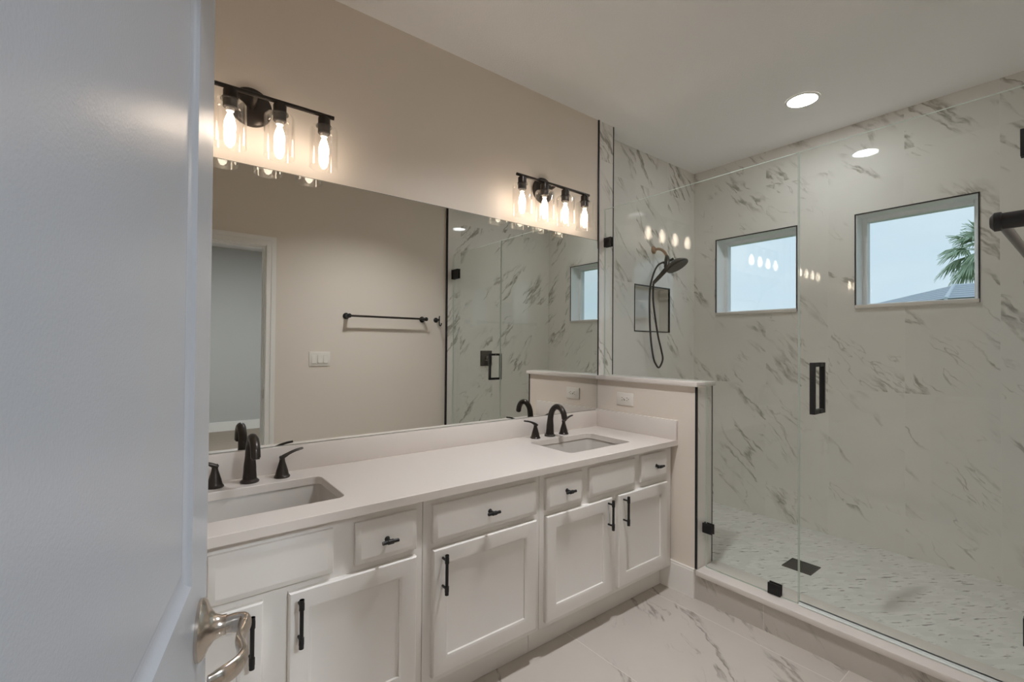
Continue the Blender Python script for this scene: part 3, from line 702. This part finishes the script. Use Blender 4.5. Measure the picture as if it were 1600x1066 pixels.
hose = spline(sp_((2.906, -0.020, 1.912), (2.866, 0.000, 1.885), (2.832, 0.015, 1.815), (2.834, 0.045, 1.692), (2.868, 0.065, 1.429), (2.904, 0.065, 1.232), (2.945, 0.065, 1.163), (2.985, 0.065, 1.146), (3.026, 0.065, 1.205), (3.005, 0.065, 1.28), (2.952, 0.060, 1.40), (2.885, 0.050, 1.622), (2.842, 0.020, 1.757)), 10)
MB().tube(hose, 0.0068, 12).build('hose', BRONZE, t)
t = thing('shower_valve', 'square dark shower valve plate on the tile behind the glass door, seen in the mirror', 'shower valve', (2.68, YOT, 1.17))
MB().box(-0.070, 0.070, 0.0004, 0.008, -0.078, 0.078, bev=0.003).build('valve_plate', ORB, t)
m = MB().lathe([(0.026, 0.007), (0.024, 0.045), (0.020, 0.05)], (0, 0, 0), (0, 1, 0), 24); m.box(-0.009, 0.009, 0.040, 0.056, -0.075, 0.0, bev=0.003); m.build('valve_lever', ORB, t)
t = thing('shower_drain', 'dark rectangular drain grate in the mosaic shower floor', 'drain', (2.886, -0.925, ZF))
m = MB(); dx, dy = 0.073, 0.073
m.box(-dx, dx, -dy, dy, 0.0002, 0.002)
for k in range(9):
    q = -dx+0.008+k*(2*dx-0.016)/8; m.box(q-0.004, q+0.004, -dy+0.006, dy-0.006, 0.002, 0.0035)
m.box(-dx, -dx+0.004, -dy, dy, 0.002, 0.004); m.box(dx-0.004, dx, -dy, dy, 0.002, 0.004); m.box(-dx+0.004, dx-0.004, -dy, -dy+0.004, 0.002, 0.004); m.box(-dx+0.004, dx-0.004, dy-0.004, dy, 0.002, 0.004)
m.build('grate', DRAIN, t)

# ---------------------------------------------------------------- towel bar, hook, switches
t = thing('towel_bar', 'dark metal towel bar on the beige wall opposite the mirror', 'towel bar', (1.62, YO, 1.537))
for x in (-0.350, 0.350):
    m = MB().lathe([(0.027, 0), (0.027, 0.006), (0.022, 0.012), (0.0155, 0.018), (0.0155, 0.080), (0.018, 0.082), (0.018, 0.091), (0.010, 0.097)], (x, 0.0004, 0), (0, 1, 0), 28)
    m.build('post', BLACK, t)
MB().cyl((-0.35, 0.083, 0), (0.35, 0.083, 0), 0.0088, 18).build('rail', ORB, t)
t = thing('robe_hook', 'small dark robe hook beside the towel bar, near the black tile edge', 'hook', (2.115, YO, 1.537))
m = MB().lathe([(0.024, 0), (0.024, 0.006), (0.014, 0.014), (0.009, 0.02), (0.009, 0.068)], (0, 0.0004, 0), (0, 1, 0), 24)
m.build('hook_base', BLACK, t)
MB().tube(spline([(0, 0.074, 0.036), (0, 0.069, 0.015), (0, 0.069, -0.02), (0, 0.075, -0.048), (0, 0.091, -0.056), (0, 0.107, -0.044), (0, 0.109, -0.030)], 6), 0.0055, 12).build('hook_prong', BLACK, t)
t = thing('light_switch', 'white plate of three rocker switches on the beige wall below the towel bar', 'light switch', (1.063, YO, 1.180))
MB().box(-0.082, 0.082, 0.0002, 0.006, -0.058, 0.058, bev=0.002).build('cover_plate', PLASTIC, t)
for x in (-0.046, 0, 0.046):
    MB().loft([[(x-0.0165, 0.005, -0.033), (x+0.0165, 0.005, -0.033), (x+0.0165, 0.005, 0.033), (x-0.0165, 0.005, 0.033)], [(x-0.016, 0.012, -0.0325), (x+0.016, 0.012, -0.0325), (x+0.016, 0.0068, 0.0325), (x-0.016, 0.0068, 0.0325)]]).build('rocker', PLASTIC, t)

# ---------------------------------------------------------------- outside
GZ = -0.2
struct(MB().box(XW+0.6, 70, -30, 30, GZ-0.2, GZ).build('floor_outside', GRASS), 'lawn outside the shower windows', 'ground')
t = thing('neighbour_house', 'neighbouring house with a grey hip roof beyond the right shower window', 'house', (19.0, -2.0, GZ))
he = 2.65
A = (16.5, -9.0, he); B = (24.0, -9.0, he); Cc = (24.0, 6.5, he); D = (16.5, 0.58, he); E1 = (20.0, -5.5, 3.339); F1 = (20.0, 0.938, 3.339)
m = MB(); ring = [(16.8, -8.7), (23.7, -8.7), (23.7, 5.9), (16.8, 0.4)]
m.loft([[(x, y, GZ) for x, y in ring], [(x, y, he-0.01) for x, y in ring]])
rel(m, t, 'house_wall', STUCCO)
m = MB()
vs = {k: m.bm.verts.new(v) for k, v in zip('ABCDEF', (A, B, Cc, D, E1, F1))}
for q in ('ADFE', 'DCF', 'CBEF', 'BAE', 'ABCD'): m.bm.faces.new([vs[c] for c in q])
rel(m, t, 'roof', ROOF, autosmooth=False)
rel(MB().cyl(D, F1, 0.045, 8).cyl(E1, F1, 0.03, 8).cyl(A, E1, 0.045, 8), t, 'ridge_cap', RIDGE)
pc = Vector((27.5, 1.0, 5.45))
t = thing('palm_tree', 'fan palm behind the grey roof outside the right shower window', 'palm tree', (pc.x, pc.y, GZ))
m = MB(); zt_ = pc.z-GZ
m.tube([(0, 0, 0), (0.02, 0, zt_*0.4), (0.0, 0.02, zt_*0.8), (0, 0, zt_)], [0.24, 0.19, 0.17, 0.14], 14); m.build('trunk', BARK, t)
def frond(az, el, L, fan, droop):
    m = MB(); d = Vector((math.cos(az)*math.cos(el), math.sin(az)*math.cos(el), math.sin(el))); side = Vector((-math.sin(az), math.cos(az), 0)); o = Vector((0, 0, zt_))
    tip = o+d*L*0.55
    m.tube([o, o+d*L*0.28+Vector((0, 0, 0.03)), tip], [0.03, 0.022, 0.014], 6)
    for k in range(-11, 12):
        a = k/11*1.35; ld = (d*math.cos(a)+side*math.sin(a)).normalized(); ll = fan*(1.0-0.22*abs(k)/11)*random.uniform(0.92, 1.05)
        nrm = ld.cross(Vector((0, 0, 1))).normalized()
        pts = []
        for s_ in (0.0, 0.35, 0.7, 1.0):
            p = tip+ld*ll*s_+Vector((0, 0, -droop*ll*s_*s_*(0.7+0.5*random.random())))
            pts.append((p, (0.022, 0.045, 0.032, 0.004)[int(round(s_*3))]))
        top = [p+nrm*w for p, w in pts]; bot = [p-nrm*w for p, w in pts]; mid = [p+Vector((0, 0, 0.02)) for p, w in pts]
        T = [[m.bm.verts.new(x) for x in (a_, b_, c_)] for a_, b_, c_ in zip(top, mid, bot)]
        for r0, r1 in zip(T, T[1:]):
            for q in (0, 1): m.bm.faces.new((r0[q], r0[q+1], r1[q+1], r1[q]))
    m.build('frond', LEAF, t)
for k in range(26):
    az = k*2.399963; el = math.radians(72-112*(k/25)**0.9); frond(az, el, random.uniform(1.25, 1.5), random.uniform(0.85, 1.0), 0.35+0.5*(k/25))
